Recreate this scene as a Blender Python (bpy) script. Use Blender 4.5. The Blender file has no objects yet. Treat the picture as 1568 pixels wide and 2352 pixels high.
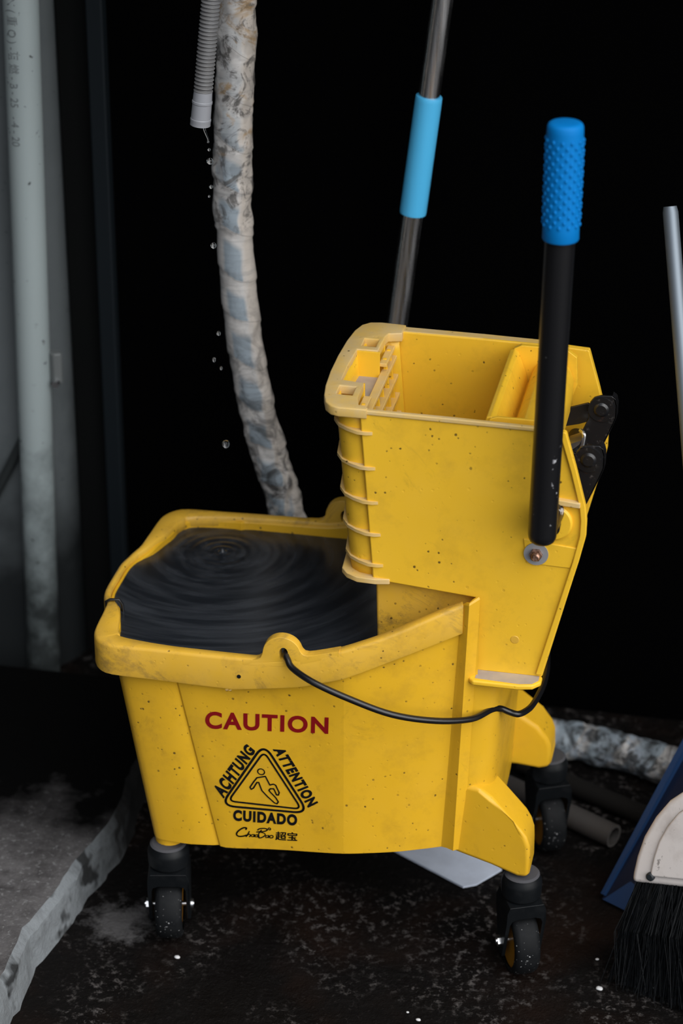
import bpy, bmesh, math, random
from mathutils import Vector, Matrix, noise
from mathutils.bvhtree import BVHTree
R = math.radians
C = bpy.context.scene.collection
scene = bpy.context.scene
random.seed(7)

# ------------------------------------------------------------------ camera
YAW, PITCH, ROLL = R(11.38), R(27.18), R(.273)
cam_d = bpy.data.cameras.new('camera')
cam = bpy.data.objects.new('camera', cam_d); C.objects.link(cam)
h = Vector((-math.sin(YAW), math.cos(YAW), 0)); up = Vector((0, 0, 1))
fwd = h*math.cos(PITCH) - up*math.sin(PITCH)
r0 = fwd.cross(up).normalized(); u0 = r0.cross(fwd)
r = r0*math.cos(ROLL) + u0*math.sin(ROLL); u = u0*math.cos(ROLL) - r0*math.sin(ROLL)
M = Matrix((r, u, -fwd)).transposed().to_4x4(); M.translation = Vector((.4722, -2.2042, 1.6239))
cam.matrix_world = M
cam_d.lens = 85; cam_d.sensor_fit = 'VERTICAL'; cam_d.sensor_height = 36; cam_d.sensor_width = 24
cam_d.clip_end = 100
cam_d.dof.use_dof = True; cam_d.dof.focus_distance = 2.46; cam_d.dof.aperture_fstop = 4.0
scene.camera = cam

# ------------------------------------------------------------------ world, sun, exposure
scene.view_settings.view_transform = 'Standard'; scene.view_settings.look = 'None'
scene.view_settings.gamma = 1; scene.view_settings.use_curve_mapping = False
scene.view_settings.exposure = 0.92
w = bpy.data.worlds.new('overcast_sky'); scene.world = w; w.use_nodes = True
nt = w.node_tree; nt.nodes.clear()
wo = nt.nodes.new('ShaderNodeOutputWorld'); bg = nt.nodes.new('ShaderNodeBackground')
tc = nt.nodes.new('ShaderNodeTexCoord'); sp = nt.nodes.new('ShaderNodeSeparateXYZ')
mr = nt.nodes.new('ShaderNodeMapRange'); cr = nt.nodes.new('ShaderNodeValToRGB')
nt.links.new(tc.outputs['Generated'], sp.inputs[0]); nt.links.new(sp.outputs['Z'], mr.inputs['Value'])
mr.inputs['From Min'].default_value = -.1; mr.inputs['From Max'].default_value = 1
nt.links.new(mr.outputs[0], cr.inputs[0])
cr.color_ramp.elements[0].color = (.25, .26, .275, 1); cr.color_ramp.elements[0].position = .05
cr.color_ramp.elements[1].color = (.85, .9, 1.0, 1); cr.color_ramp.elements[1].position = .9
nt.links.new(cr.outputs[0], bg.inputs[0]); bg.inputs[1].default_value = .75
nt.links.new(bg.outputs[0], wo.inputs[0])
sun_d = bpy.data.lights.new('sun', 'SUN'); sun = bpy.data.objects.new('sun', sun_d); C.objects.link(sun)
sun_d.energy = 2.1; sun_d.angle = R(75); sun_d.color = (1, .985, .96)
sun.rotation_euler = Vector((.74, -.46, .74)).to_track_quat('Z', 'Y').to_euler()
sun.location = (4, -4, 5)

# ------------------------------------------------------------------ helpers
def tag(o, label=None, cat=None, group=None, kind=None):
    if label: o['label'] = label
    if cat: o['category'] = cat
    if group: o['group'] = group
    if kind: o['kind'] = kind
    return o

def empty(name, loc, label=None, cat=None, group=None):
    o = bpy.data.objects.new(name, None); C.objects.link(o); o.location = loc
    o.empty_display_size = .05
    return tag(o, label, cat, group)

def link(name, me, mat, parent=None):
    o = bpy.data.objects.new(name, me); C.objects.link(o)
    if mat: me.materials.clear(); me.materials.append(mat)
    if parent:
        o.parent = parent
        if parent.type == 'EMPTY' or parent.parent is None or True:
            o.matrix_parent_inverse = world_of(parent).inverted()
    return o

def world_of(o):
    m = o.matrix_basis.copy()
    if o.parent: m = world_of(o.parent) @ o.matrix_parent_inverse @ m
    return m

def obj(name, bm, mat, parent=None, bevel=0, seg=2, sharp=32, recalc=True, crease=None):
    if recalc: bmesh.ops.recalc_face_normals(bm, faces=bm.faces[:])
    for f in bm.faces: f.smooth = True
    if not bevel:
        for e in bm.edges:
            if len(e.link_faces) == 2 and e.calc_face_angle(0) > R(sharp): e.smooth = False
    if crease is not None:
        for e in bm.edges:
            if all(abs(v.co.x-crease) < .0012 for v in e.verts) and abs(e.verts[0].co.z-e.verts[1].co.z) > .02: e.smooth = False
    me = bpy.data.meshes.new(name); bm.to_mesh(me); bm.free()
    o = link(name, me, mat, parent)
    if bevel:
        b = o.modifiers.new('bevel', 'BEVEL'); b.width = bevel; b.segments = seg
        b.limit_method = 'ANGLE'; b.angle_limit = R(28); b.harden_normals = True
    return o

def prism(bm, poly, axis, a, b):
    """closed polygon extruded along an axis; a and b may be numbers or functions of the 2d point"""
    fa = a if callable(a) else (lambda p, q: a); fb = b if callable(b) else (lambda p, q: b)
    def P(p, t):
        return {'y': (p[0], t, p[1]), 'z': (p[0], p[1], t), 'x': (t, p[0], p[1])}[axis]
    A = [bm.verts.new(P(p, fa(*p))) for p in poly]; B = [bm.verts.new(P(p, fb(*p))) for p in poly]
    n = len(poly)
    bm.faces.new(A); bm.faces.new(B[::-1])
    for i in range(n): bm.faces.new((A[i], B[i], B[(i+1) % n], A[(i+1) % n]))
    return bm

def box(bm, x0, x1, y0, y1, z0, z1):
    return prism(bm, [(x0, y0), (x1, y0), (x1, y1), (x0, y1)], 'z', z0, z1)

def frame_of(d):
    d = d.normalized(); a = Vector((0, 0, 1)) if abs(d.z) < .9 else Vector((1, 0, 0))
    x = d.cross(a).normalized(); return x, d.cross(x).normalized()

def cyl(bm, p0, p1, r0, r1=None, n=24, caps=True, prof=None):
    """lathe between two points; prof = list of (t, radius)"""
    p0 = Vector(p0); p1 = Vector(p1); r1 = r0 if r1 is None else r1
    x, y = frame_of(p1-p0); prof = prof or [(0, r0), (1, r1)]
    rings = []
    for t, rr in prof:
        c = p0.lerp(p1, t)
        rings.append([bm.verts.new(c + (x*math.cos(k*2*math.pi/n) + y*math.sin(k*2*math.pi/n))*rr) for k in range(n)])
    for A, B in zip(rings, rings[1:]):
        for k in range(n): bm.faces.new((A[k], A[(k+1) % n], B[(k+1) % n], B[k]))
    if caps: bm.faces.new(rings[0][::-1]); bm.faces.new(rings[-1])
    return bm

def catmull(pts, per=12):
    P = [Vector(p) for p in pts]; P = [P[0]*2-P[1]] + P + [P[-1]*2-P[-2]]
    out = []
    for i in range(1, len(P)-2):
        for k in range(per):
            t = k/per; a, b, c, d = P[i-1:i+3]
            out.append(.5*((2*b) + (c-a)*t + (2*a-5*b+4*c-d)*t*t + (3*b-a-3*c+d)*t**3))
    out.append(P[-2]); return out

def sweep(bm, path, rad, n=16, caps=True, uv=False, disp=None, s0=0):
    """tube along a path with parallel transport; rad number or f(i,s); disp f(u,s) extra radius"""
    path = [Vector(p) for p in path]
    tang = [(path[min(i+1, len(path)-1)]-path[max(i-1, 0)]).normalized() for i in range(len(path))]
    x, _ = frame_of(tang[0]); s = -s0; rings = []; S = []
    for i, p in enumerate(path):
        if i: s += (p-path[i-1]).length
        x = (x - tang[i]*x.dot(tang[i])).normalized(); y = tang[i].cross(x)
        rr = rad(i, s) if callable(rad) else rad; ring = []
        for k in range(n):
            a = k*2*math.pi/n
            q = rr + (disp(k/n, s) if disp else 0)
            ring.append(bm.verts.new(p + (x*math.cos(a)+y*math.sin(a))*q))
        rings.append(ring); S.append(s)
    L = bm.loops.layers.uv.new('UVMap') if uv else None
    for i in range(len(rings)-1):
        for k in range(n):
            f = bm.faces.new((rings[i][k], rings[i][(k+1) % n], rings[i+1][(k+1) % n], rings[i+1][k]))
            if L:
                for lp, (uu, vv) in zip(f.loops, ((k/n, S[i]), ((k+1)/n, S[i]), ((k+1)/n, S[i+1]), (k/n, S[i+1]))):
                    lp[L].uv = (uu, vv)
    if caps: bm.faces.new(rings[0][::-1]); bm.faces.new(rings[-1])
    return bm

def curve_mesh(cu):
    o = bpy.data.objects.new('tmp', cu); C.objects.link(o)
    dg = bpy.context.evaluated_depsgraph_get(); dg.update()
    me = bpy.data.meshes.new_from_object(o.evaluated_get(dg))
    bpy.data.objects.remove(o); return me

def plate_holes(name, outer, holes, z0, z1, mat, parent, bevel=0):
    cu = bpy.data.curves.new(name, 'CURVE'); cu.dimensions = '2D'; cu.fill_mode = 'BOTH'
    cu.extrude = (z1-z0)/2-bevel; cu.bevel_depth = bevel; cu.bevel_resolution = 2
    cu.offset = -bevel
    for pts in [outer] + holes:
        sp = cu.splines.new('POLY'); sp.points.add(len(pts)-1); sp.use_cyclic_u = True
        for p, q in zip(sp.points, pts): p.co = (q[0], q[1], 0, 1)
    me = curve_mesh(cu); me.name = name
    me.transform(Matrix.Translation((0, 0, (z0+z1)/2)))
    bm = bmesh.new(); bm.from_mesh(me); bmesh.ops.remove_doubles(bm, verts=bm.verts[:], dist=1e-6)
    return obj(name, bm, mat, parent)

def text_mesh(s, bold=0.0, shear=0.0, gap=1.0):
    cu = bpy.data.curves.new('text', 'FONT'); cu.body = s; cu.offset = bold; cu.shear = shear; cu.resolution_u = 6; cu.space_character = gap
    return curve_mesh(cu)

# ------------------------------------------------------------------ materials
class Mat:
    def __init__(s, name, color, rough=.5, metal=0, spec=.5):
        s.m = bpy.data.materials.new(name); s.m.use_nodes = True; s.nt = s.m.node_tree
        s.b = s.nt.nodes['Principled BSDF']; s.co = None
        s.b.inputs['Base Color'].default_value = (*color, 1); s.b.inputs['Roughness'].default_value = rough
        s.b.inputs['Metallic'].default_value = metal; s.b.inputs['Specular IOR Level'].default_value = spec
        s.last = None; s.color = color
    def N(s, t): return s.nt.nodes.new('ShaderNode'+t)
    def L(s, a, b): s.nt.links.new(a, b)
    def coords(s, kind='Object', scale=(1, 1, 1)):
        t = s.N('TexCoord'); m = s.N('Mapping'); m.inputs['Scale'].default_value = scale
        s.L(t.outputs[kind], m.inputs[0]); return m.outputs[0]
    def noise(s, sc, detail=4, rough=.6, co=None, dist=0):
        n = s.N('TexNoise'); n.inputs['Scale'].default_value = sc; n.inputs['Detail'].default_value = detail
        n.inputs['Roughness'].default_value = rough; n.inputs['Distortion'].default_value = dist
        s.L(co or s.coords(), n.inputs['Vector']); return n.outputs['Fac']
    def voro(s, sc, co=None):
        n = s.N('TexVoronoi'); n.inputs['Scale'].default_value = sc
        s.L(co or s.coords(), n.inputs['Vector']); return n.outputs['Distance']
    def ramp(s, v, a, b, ca=0, cb=1):
        n = s.N('MapRange'); s.L(v, n.inputs['Value'])
        for k, x in zip(('From Min', 'From Max', 'To Min', 'To Max'), (a, b, ca, cb)): n.inputs[k].default_value = x
        return n.outputs[0]
    def math(s, op, a, b):
        n = s.N('Math'); n.operation = op
        for i, v in enumerate((a, b)):
            if isinstance(v, (int, float)): n.inputs[i].default_value = v
            else: s.L(v, n.inputs[i])
        return n.outputs[0]
    def mix(s, fac, col):
        n = s.N('Mix'); n.data_type = 'RGBA'
        if s.last is None: n.inputs[6].default_value = (*s.color, 1)
        else: s.L(s.last, n.inputs[6])
        n.inputs[7].default_value = (*col, 1); s.L(fac, n.inputs[0])
        s.last = n.outputs[2]; s.L(s.last, s.b.inputs['Base Color']); return s
    def bump(s, v, dist=.001, strength=.5):
        n = s.N('Bump'); n.inputs['Distance'].default_value = dist; n.inputs['Strength'].default_value = strength
        s.L(v, n.inputs['Height'])
        prev = s.b.inputs['Normal'].links
        if prev: s.L(prev[0].from_socket, n.inputs['Normal'])
        s.L(n.outputs[0], s.b.inputs['Normal']); return s
    def roughness(s, v): s.L(v, s.b.inputs['Roughness']); return s

def yellow(name, dirt=.5, dust=0.0, specks=True, c=(.70, .395, .018)):
    m = Mat(name, c, .4, spec=.4)
    m.mix(m.ramp(m.noise(5, 3), .35, .7, 0, .55), (c[0]*.92, c[1]*.89, c[2]*.9))
    m.mix(m.ramp(m.noise(26, 5, .7), .5, .8, 0, dirt*.6), (.24, .13, .025))
    m.mix(m.ramp(m.noise(9, 6, .75, dist=1.5), .6-.07*(dirt > .9), .72-.06*(dirt > .9), 0, dirt*.6), (.07, .045, .02))
    if dust: m.mix(m.ramp(m.noise(34, 5, .7), .32, .68, dust*.45, dust), (.62, .48, .28))
    if specks:
        v = m.math('ADD', m.voro(105), m.ramp(m.noise(160, 3), .3, .7, -.09, .09)); big = m.ramp(m.noise(13, 2), .44, .56)
        m.mix(m.math('MULTIPLY', m.ramp(v, .06, .13, .85, 0), big), (.05, .03, .012))
        m.bump(m.ramp(v, .04, .16, 0, 1), .0005, .35)
    m.bump(m.noise(120, 2), .0003, .12)
    m.roughness(m.ramp(m.noise(30, 4), .3, .7, .3, .5))
    return m.m

Y = yellow('yellow_plastic', .5); YD = yellow('grimy_yellow_plastic', .95, .12)
YT = yellow('dusty_yellow_plastic', .55, .5); YC = yellow('clean_yellow_plastic', .22)
W2 = (.86, .51, .03)
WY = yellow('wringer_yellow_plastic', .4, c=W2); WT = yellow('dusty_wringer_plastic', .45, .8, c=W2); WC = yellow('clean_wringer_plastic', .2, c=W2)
YG = Mat('grey_dusted_plastic', (.43, .36, .28), .7)
YG.mix(YG.ramp(YG.noise(40, 4), .35, .65), (.33, .29, .27)); YG = YG.m
black_paint = Mat('black_painted_steel', (.006, .006, .007), .34)
cv = black_paint
z_ = cv.N('SeparateXYZ'); cv.L(cv.coords(), z_.inputs[0])
cv.mix(cv.math('MULTIPLY', cv.math('MULTIPLY', cv.ramp(cv.noise(70, 3, .6), .60, .63), cv.ramp(z_.outputs['X'], .262, .2645)), cv.ramp(z_.outputs['Z'], .625, .64, 1, 0)), (.42, .42, .44))
cv.mix(cv.ramp(cv.noise(200, 2), .74, .77, 0, .3), (.3, .3, .3)); cv.bump(cv.noise(260, 2), .0003, .15); black_paint = cv.m
dark_bracket = Mat('worn_black_bracket', (.009, .009, .010), .33)
dark_bracket.mix(dark_bracket.ramp(dark_bracket.noise(160, 4, .7), .6, .74, 0, .6), (.13, .12, .115)).mix(
    dark_bracket.ramp(dark_bracket.noise(30, 3), .62, .7, 0, .45), (.12, .045, .02))
dark_bracket = dark_bracket.m
rubber = Mat('dusty_black_rubber', (.0045, .0052, .006), .65, spec=.15)
rubber.mix(rubber.ramp(rubber.noise(50, 5, .7), .45, .75, 0, .35), (.018, .019, .020))
rubber.mix(rubber.ramp(rubber.noise(330, 2, .5), .68, .72, 0, .8), (.4, .4, .4)); rubber = rubber.m
fork_m = Mat('black_caster_plastic', (.0035, .0045, .0055), .45, spec=.25)
fork_m.mix(fork_m.ramp(fork_m.noise(60, 4), .5, .75, 0, .3), (.018, .019, .020)); fork_m = fork_m.m
dust_black = Mat('dust_covered_black_plastic', (.06, .06, .066), .85, spec=.2).m
wire_m = Mat('black_coated_wire', (.006, .006, .007), .3).m
steel = Mat('bright_steel', (.75, .76, .78), .28, 1).m
rusty = Mat('rusty_bolt', (.17, .09, .055), .45, .7)
rusty.mix(rusty.ramp(rusty.noise(400, 3), .45, .6), (.5, .3, .22)); rusty.bump(rusty.noise(500, 2), .0005, .8); rusty = rusty.m
washer_m = Mat('zinc_washer', (.42, .43, .45), .5, .5).m
blue_grip = Mat('bright_blue_rubber', (.0005, .170, .50), .6, spec=.15); blue_grip = blue_grip.m
sky_blue = Mat('sky_blue_plastic', (.085, .50, .86), .45, spec=.3)
sky_blue.bump(sky_blue.noise(1, 2, .5, sky_blue.coords(scale=(160, 160, 1.5))), .0006, .5); sky_blue = sky_blue.m
chrome = Mat('polished_steel_tube', (.85, .85, .86), .2, 1)
chrome.roughness(chrome.ramp(chrome.noise(1, 3, .6, chrome.coords(scale=(150, 150, 3))), .3, .7, .16, .36)); chrome = chrome.m
alu = Mat('dull_aluminium', (.20, .235, .27), .5, .6).m
red_ink = Mat('dark_red_ink', (.21, .003, .005), .4).m
black_ink = Mat('black_ink', (.004, .004, .005), .4).m
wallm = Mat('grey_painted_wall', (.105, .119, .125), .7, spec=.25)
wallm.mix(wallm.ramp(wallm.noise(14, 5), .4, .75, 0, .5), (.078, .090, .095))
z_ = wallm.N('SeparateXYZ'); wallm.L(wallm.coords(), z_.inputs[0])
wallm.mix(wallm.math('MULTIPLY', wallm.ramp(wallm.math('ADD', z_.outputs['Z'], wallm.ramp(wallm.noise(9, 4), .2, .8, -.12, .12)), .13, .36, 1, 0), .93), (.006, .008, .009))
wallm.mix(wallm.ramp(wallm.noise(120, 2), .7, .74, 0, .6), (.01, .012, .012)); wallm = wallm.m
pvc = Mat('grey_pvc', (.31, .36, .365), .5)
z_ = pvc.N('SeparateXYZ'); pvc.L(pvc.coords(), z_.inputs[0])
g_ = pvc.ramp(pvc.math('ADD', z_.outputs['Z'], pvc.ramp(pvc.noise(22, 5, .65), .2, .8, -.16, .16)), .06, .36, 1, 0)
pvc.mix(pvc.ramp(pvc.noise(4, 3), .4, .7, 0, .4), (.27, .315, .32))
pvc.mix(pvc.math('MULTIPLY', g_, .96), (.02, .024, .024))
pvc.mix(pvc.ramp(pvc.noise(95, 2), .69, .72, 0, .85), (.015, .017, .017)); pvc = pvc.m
floor_m = Mat('wet_dark_floor', (.0038, .0032, .003), .65, spec=.08)
fo = floor_m.coords(scale=(1, 1, 1))
patch = floor_m.ramp(floor_m.noise(7, 3, .6, fo), .45, .64)
fine = floor_m.ramp(floor_m.noise(95, 5, .72, fo), .53, .72)
floor_m.mix(floor_m.ramp(floor_m.noise(5, 3, .6, fo), .5, .7, 0, .7), (.013, .0065, .0042))
floor_m.mix(floor_m.math('MULTIPLY', patch, floor_m.math('MULTIPLY', fine, .95)), (.17, .155, .148))
floor_m.mix(floor_m.ramp(floor_m.noise(170, 4, .7, fo), .60, .72, 0, .22), (.08, .07, .066))
dn = floor_m.N('VectorMath'); dn.operation = 'DISTANCE'; floor_m.L(fo, dn.inputs[0]); dn.inputs[1].default_value = (-.195, -.125, 0)
dd = floor_m.math('ADD', dn.outputs['Value'], floor_m.ramp(floor_m.noise(38, 5, .7, fo), .2, .8, -.045, .045))
floor_m.mix(floor_m.ramp(dd, .045, .015, 0, .8), (.085, .082, .082))
floor_m.bump(floor_m.noise(45, 6, .7, fo), .006, .7); floor_m.bump(floor_m.noise(170, 3, .7, fo), .002, .6)
floor_m.roughness(floor_m.ramp(floor_m.noise(12, 4, .6, fo), .35, .65, .42, .75)); floor_m = floor_m.m
slab_m = Mat('mottled_concrete', (.105, .10, .10), .9, spec=.05)
slab_m.mix(slab_m.ramp(slab_m.noise(22, 6, .75), .42, .66), (.045, .042, .042))
slab_m.mix(slab_m.ramp(slab_m.noise(140, 4, .7), .56, .68, 0, .75), (.21, .21, .21))
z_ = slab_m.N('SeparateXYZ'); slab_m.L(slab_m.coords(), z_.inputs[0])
slab_m.mix(slab_m.math('MULTIPLY', slab_m.ramp(slab_m.math('ADD', z_.outputs['Y'], slab_m.ramp(slab_m.noise(10, 4), .2, .8, -.09, .09)), -.09, .05, 0, 1), 1), (.0016, .0016, .0016))  # top gets darker towards the back, with a noisy boundary
slab_m.bump(slab_m.noise(60, 6, .7), .004, .6); slab_m = slab_m.m
slab_e = Mat('broken_concrete_edge', (.17, .185, .195), .85, spec=.15)
slab_e.mix(slab_e.ramp(slab_e.noise(45, 5, .7), .45, .7, 0, .7), (.10, .105, .11))
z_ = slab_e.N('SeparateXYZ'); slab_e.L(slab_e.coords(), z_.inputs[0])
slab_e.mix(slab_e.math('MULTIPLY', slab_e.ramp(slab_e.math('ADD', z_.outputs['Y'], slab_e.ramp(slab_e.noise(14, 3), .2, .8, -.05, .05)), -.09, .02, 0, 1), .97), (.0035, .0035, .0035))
slab_e.mix(slab_e.ramp(slab_e.noise(16, 3), .56, .62, 0, .9), (.012, .012, .012))
slab_e.bump(slab_e.noise(70, 5, .7), .004, .7); slab_e = slab_e.m
void = Mat('dark_room_black', (.0012, .0012, .0013), 1, spec=0).m  # near-black colour stands in for the unlit room behind
shade_m = Mat('shade_black', (.0035, .004, .004), .8, spec=.1).m
post_m = Mat('dark_blue_steel', (.0045, .0075, .010), .6, spec=.2).m

# ------------------------------------------------------------------ the setting
def struct(name, bm, mat, parent=None, **k):
    return tag(obj(name, bm, mat, parent, **k), kind='structure')
bm = bmesh.new(); bmesh.ops.create_grid(bm, x_segments=2, y_segments=2, size=6)
for v in bm.verts: v.co.y -= 2
struct('floor', bm, floor_m)
# grey sheet wall with a wide rounded outer corner
bm = bmesh.new()
prof = [(-6, .365), (-1.0, .365), (-.474, .365)] + [(-.474+.073*math.sin(t*math.pi/24), .365+.085*(1-math.cos(t*math.pi/24))) for t in range(1, 13)]
prof += [(-.401, .52), (-6, .52)]
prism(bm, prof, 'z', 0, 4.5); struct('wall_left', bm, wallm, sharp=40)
bm = bmesh.new(); box(bm, -.4, -.356, .43, .52, 0, 4.5); struct('trim_1', bm, shade_m, bevel=.003)  # wall return coloured black to hold the shade of the opening
bm = bmesh.new(); box(bm, -.3555, -.3345, .405, .52, 0, 4.5); struct('trim_2', bm, post_m, bevel=.003)
bm = bmesh.new(); box(bm, -.334, 6, .42, .52, 0, 4.5); struct('dark_room_panel', bm, void)  # black panel in place of the dark room
bm = bmesh.new(); box(bm, -1.15, 3.0, -.24, .42, 1.62, 1.70); struct('shade_canopy', bm, shade_m)  # added canopy out of view, dims the far rim and pipe
bm = bmesh.new(); box(bm, -1.25, -1.15, -2.6, .36, 0, 4.5); struct('shade_wall', bm, shade_m)  # added unseen wall, blocks sky from the left

# concrete step at the left with a broken edge
bm = bmesh.new()
ys = [-.75+i*.012 for i in range(88)]
def edge_x(y):
    b = -.264 + .028*max(0, min(1, (y+.22)/.20))
    return b + .007*noise.noise((y*14, 1.3, 0)) + .003*noise.noise((y*60, 4, 0))
row_t = [bm.verts.new((edge_x(y)-.005, y, .05+.0015*noise.noise((y*30, 7, 0)))) for y in ys]
row_l = [bm.verts.new((-1.2, y, .05)) for y in ys]
for i in range(len(ys)-1): bm.faces.new((row_l[i], row_t[i], row_t[i+1], row_l[i+1]))
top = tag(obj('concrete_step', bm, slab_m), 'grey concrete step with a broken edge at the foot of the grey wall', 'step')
bm = bmesh.new()
A = [bm.verts.new((edge_x(y)-.005, y, .05+.0015*noise.noise((y*30, 7, 0)))) for y in ys]
rows = [A]
for t in (.15, .4, .7, 1):
    rows.append([bm.verts.new((edge_x(y)+.002+.006*t+.0035*noise.noise((y*40, t*5, 2)), y, .05*(1-t)-.001)) for y in ys])
for P_, Q_ in zip(rows, rows[1:]):
    for i in range(len(ys)-1): bm.faces.new((P_[i], Q_[i], Q_[i+1], P_[i+1]))
for i in (0, len(ys)-1):
    z0 = bm.verts.new((-1.2, ys[i], .05)); z1 = bm.verts.new((-1.2, ys[i], -.001))
    f = bm.faces.new([z0, z1] + [rw[i] for rw in rows[::-1]])
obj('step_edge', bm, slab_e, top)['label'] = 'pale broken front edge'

# ------------------------------------------------------------------ wall pipe with its clip
px0, px1 = Vector((-.430, .343, .005)), Vector((-.3995, .343, 1.35))
pipe = empty('wall_pipe', px0, 'vertical grey plastic pipe with faded print on the grey wall', 'pipe')
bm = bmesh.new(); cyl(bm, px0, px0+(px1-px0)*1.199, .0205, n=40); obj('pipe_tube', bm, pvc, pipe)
clip = bmesh.new(); c0 = px0.lerp(px1, .335)
bmt = clip
prism(bmt, [(c0.x+.018, .352), (c0.x+.030, .352), (c0.x+.036, .346), (c0.x+.036, .341), (c0.x+.027, .337), (c0.x+.018, .344)], 'z', c0.z-.028, c0.z+.012)
ck = obj('pipe_clip', clip, Mat('grey_clip', (.12, .13, .13), .5).m, pipe, bevel=.003)
bm = bmesh.new(); cyl(bm, (c0.x+.029, .345, c0.z-.024), (c0.x+.029, .333, c0.z-.026), .0045, n=12); obj('screw', bm, steel, ck)
# faded print running down the pipe
prints = bmesh.new()
me = text_mesh('FELPN ( 重 Q ) -阻 燃 - B - 25   - 4 - 20'); x0, x1, y0, y1 = (min(v.co.x for v in me.vertices), max(v.co.x for v in me.vertices), min(v.co.y for v in me.vertices), max(v.co.y for v in me.vertices))
prints.from_mesh(me)
for v in prints.verts:
    s = (v.co.x-x0)/(x1-x0); t = (v.co.y-y0)/(y1-y0)-.5
    z = .925 - s*.195; k = (z-px0.z)/(px1.z-px0.z); cx = px0.x+(px1.x-px0.x)*k
    a = R(-90) + t*.016/.0205 - .28
    v.co = (cx + .0207*math.cos(a), .343 + .0207*math.sin(a), z)
obj('pipe_print', prints, Mat('faded_ink', (.115, .13, .135), .7).m, pipe, recalc=False)
# thin dark strip slanting across the wall
bm = bmesh.new(); sweep(bm, catmull([(-.62, .361, .03), (-.53, .360, .185), (-.481, .359, .268), (-.442, .359, .345), (-.425, .360, .38)]), .0062, 10)
tag(obj('strip', bm, Mat('dark_strip', (.018, .022, .023), .6).m), 'thin dark strip slanting up the grey wall to the pipe', 'strip')

# ------------------------------------------------------------------ the bucket
BUCKET = empty('mop_bucket', (0, 0, 0), 'yellow plastic mop bucket on black casters, full of dark water', 'mop bucket')
#  rim outer (x,y) | wall under the rim (x,y) | bottom (x,y,z) | rim top width
K = [((-.224, 0), (-.217, 0), (-.155, 0, .124), .007), ((-.2235, .030), (-.2165, .030), (-.155, .030, .124), .007),
     ((-.2185, .051), (-.211, .050), (-.155, .050, .124), .008), ((-.2105, .068), (-.201, .067), (-.155, .070, .124), .011),
     ((-.208, .092), (-.194, .090), (-.154, .090, .124), .019), ((-.207, .115), (-.189, .106), (-.153, .106, .124), .023),
     ((-.2045, .134), (-.187, .122), (-.151, .122, .124), .026), ((-.196, .149), (-.181, .1345), (-.147, .134, .124), .026),
     ((-.180, .157), (-.170, .1425), (-.138, .1405, .125), .022),
     ((-.140, .158), (-.140, .1475), (-.105, .144, .126), .015),
     ((-.1225, .1585), (-.1225, .1481), (-.0800, .1436, .128), .0135), ((-.1165, .1587), (-.1165, .1463), (-.0745, .1417, .128), .0132), ((-.1135, .1588), (-.1138, .1487), (-.0720, .1440, .128), .0131), ((-.108, .159), (-.108, .1499), (-.0665, .1450, .128), .013), ((-.095, .1595), (-.095, .1505), (-.054, .1454, .129), .013),
     ((-.05, .160), (-.05, .1506), (-.030, .1455, .132), .012), ((0, .160), (0, .1508), (0, .1462, .135), .012),
     ((.034, .158), (.034, .1510), (.034, .1467, .1375), .012), ((.062, .156), (.062, .151), (.062, .147, .140), .012),
     ((.090, .150), (.090, .1445), (.088, .142, .141), .012), ((.130, .138), (.129, .1325), (.122, .133, .142), .012),
     ((.160, .1265), (.157, .121), (.148, .1235, .143), .011), ((.177, .1195), (.173, .1135), (.161, .1175, .143), .010),
     ((.1795, .119), (.1775, .1175), (.166, .1185, .143), .007), ((.1845, .1225), (.183, .122), (.1745, .1225, .143), .007),
     ((.1895, .1185), (.188, .1175), (.1795, .1185, .143), .007), ((.1935, .1135), (.1925, .1125), (.184, .1135, .143), .007),
     ((.1937, .1133), (.1927, .1123), (.1842, .1133, .143), .007),
     ((.205, .108), (.204, .107), (.195, .1075, .143), .006), ((.214, .097), (.213, .096), (.205, .096, .143), .006),
     ((.218, .078), (.217, .077), (.210, .077, .143), .006), ((.2195, .04), (.2185, .04), (.212, .04, .143), .006),
     ((.220, 0), (.219, 0), (.2125, 0, .143), .006)]
SMOOTH = [(0, 9), (15, 20), (27, 32)]      # runs of key points rounded into curves
def densify(K):
    out = []; nk = len(K); new = {}
    flat = [list(a)+list(b)+list(c_)+[d] for a, b, c_, d in K]
    mir = lambda v: [v[0], -v[1], v[2], -v[3], v[4], -v[5], v[6], v[7]]
    get = lambda i: mir(flat[-i]) if i < 0 else (mir(flat[2*(nk-1)-i]) if i >= nk else flat[i])
    for i in range(nk):
        new[i] = len(out); out.append(flat[i])
        if any(a <= i < b for a, b in SMOOTH):
            A, B, C_, D = get(i-1), get(i), get(i+1), get(i+2)
            for t in (1/3, 2/3):
                out.append([.5*(2*b+(c_-a)*t+(2*a-5*b+4*c_-d)*t*t+(3*b-a-3*c_+d)*t**3) for a, b, c_, d in zip(A, B, C_, D)])
    return [((v[0], max(v[1], 0)), (v[2], max(v[3], 0)), (v[4], max(v[5], 0), v[6]), v[7]) for v in out], new
K, new_ = densify(K)
NOTCH = new_[27]    # from this key point on the wall is cut low, where the wringer sits
BAND = new_[22]     # the rim band ends here
def zr(x):          # rim height along the bucket
    T = [(-.25, .372), (-.1, .3745), (-.02, .376), (.023, .383), (.063, .395), (.10, .408), (.152, .431), (.20, .450)]
    for (a, b), (c_, d) in zip(T, T[1:]):
        if a <= x <= c_: return b+(d-b)*(x-a)/(c_-a)
    return T[-1][1]
def zb(x):          # lower edge of the rim band
    T = [(-.25, .338), (-.05, .338), (.02, .349), (.063, .362), (.12, .386), (.18, .409), (.25, .44)]
    for (a, b), (c_, d) in zip(T, T[1:]):
        if a <= x <= c_: return b+(d-b)*(x-a)/(c_-a)
    return T[-1][1]
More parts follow.
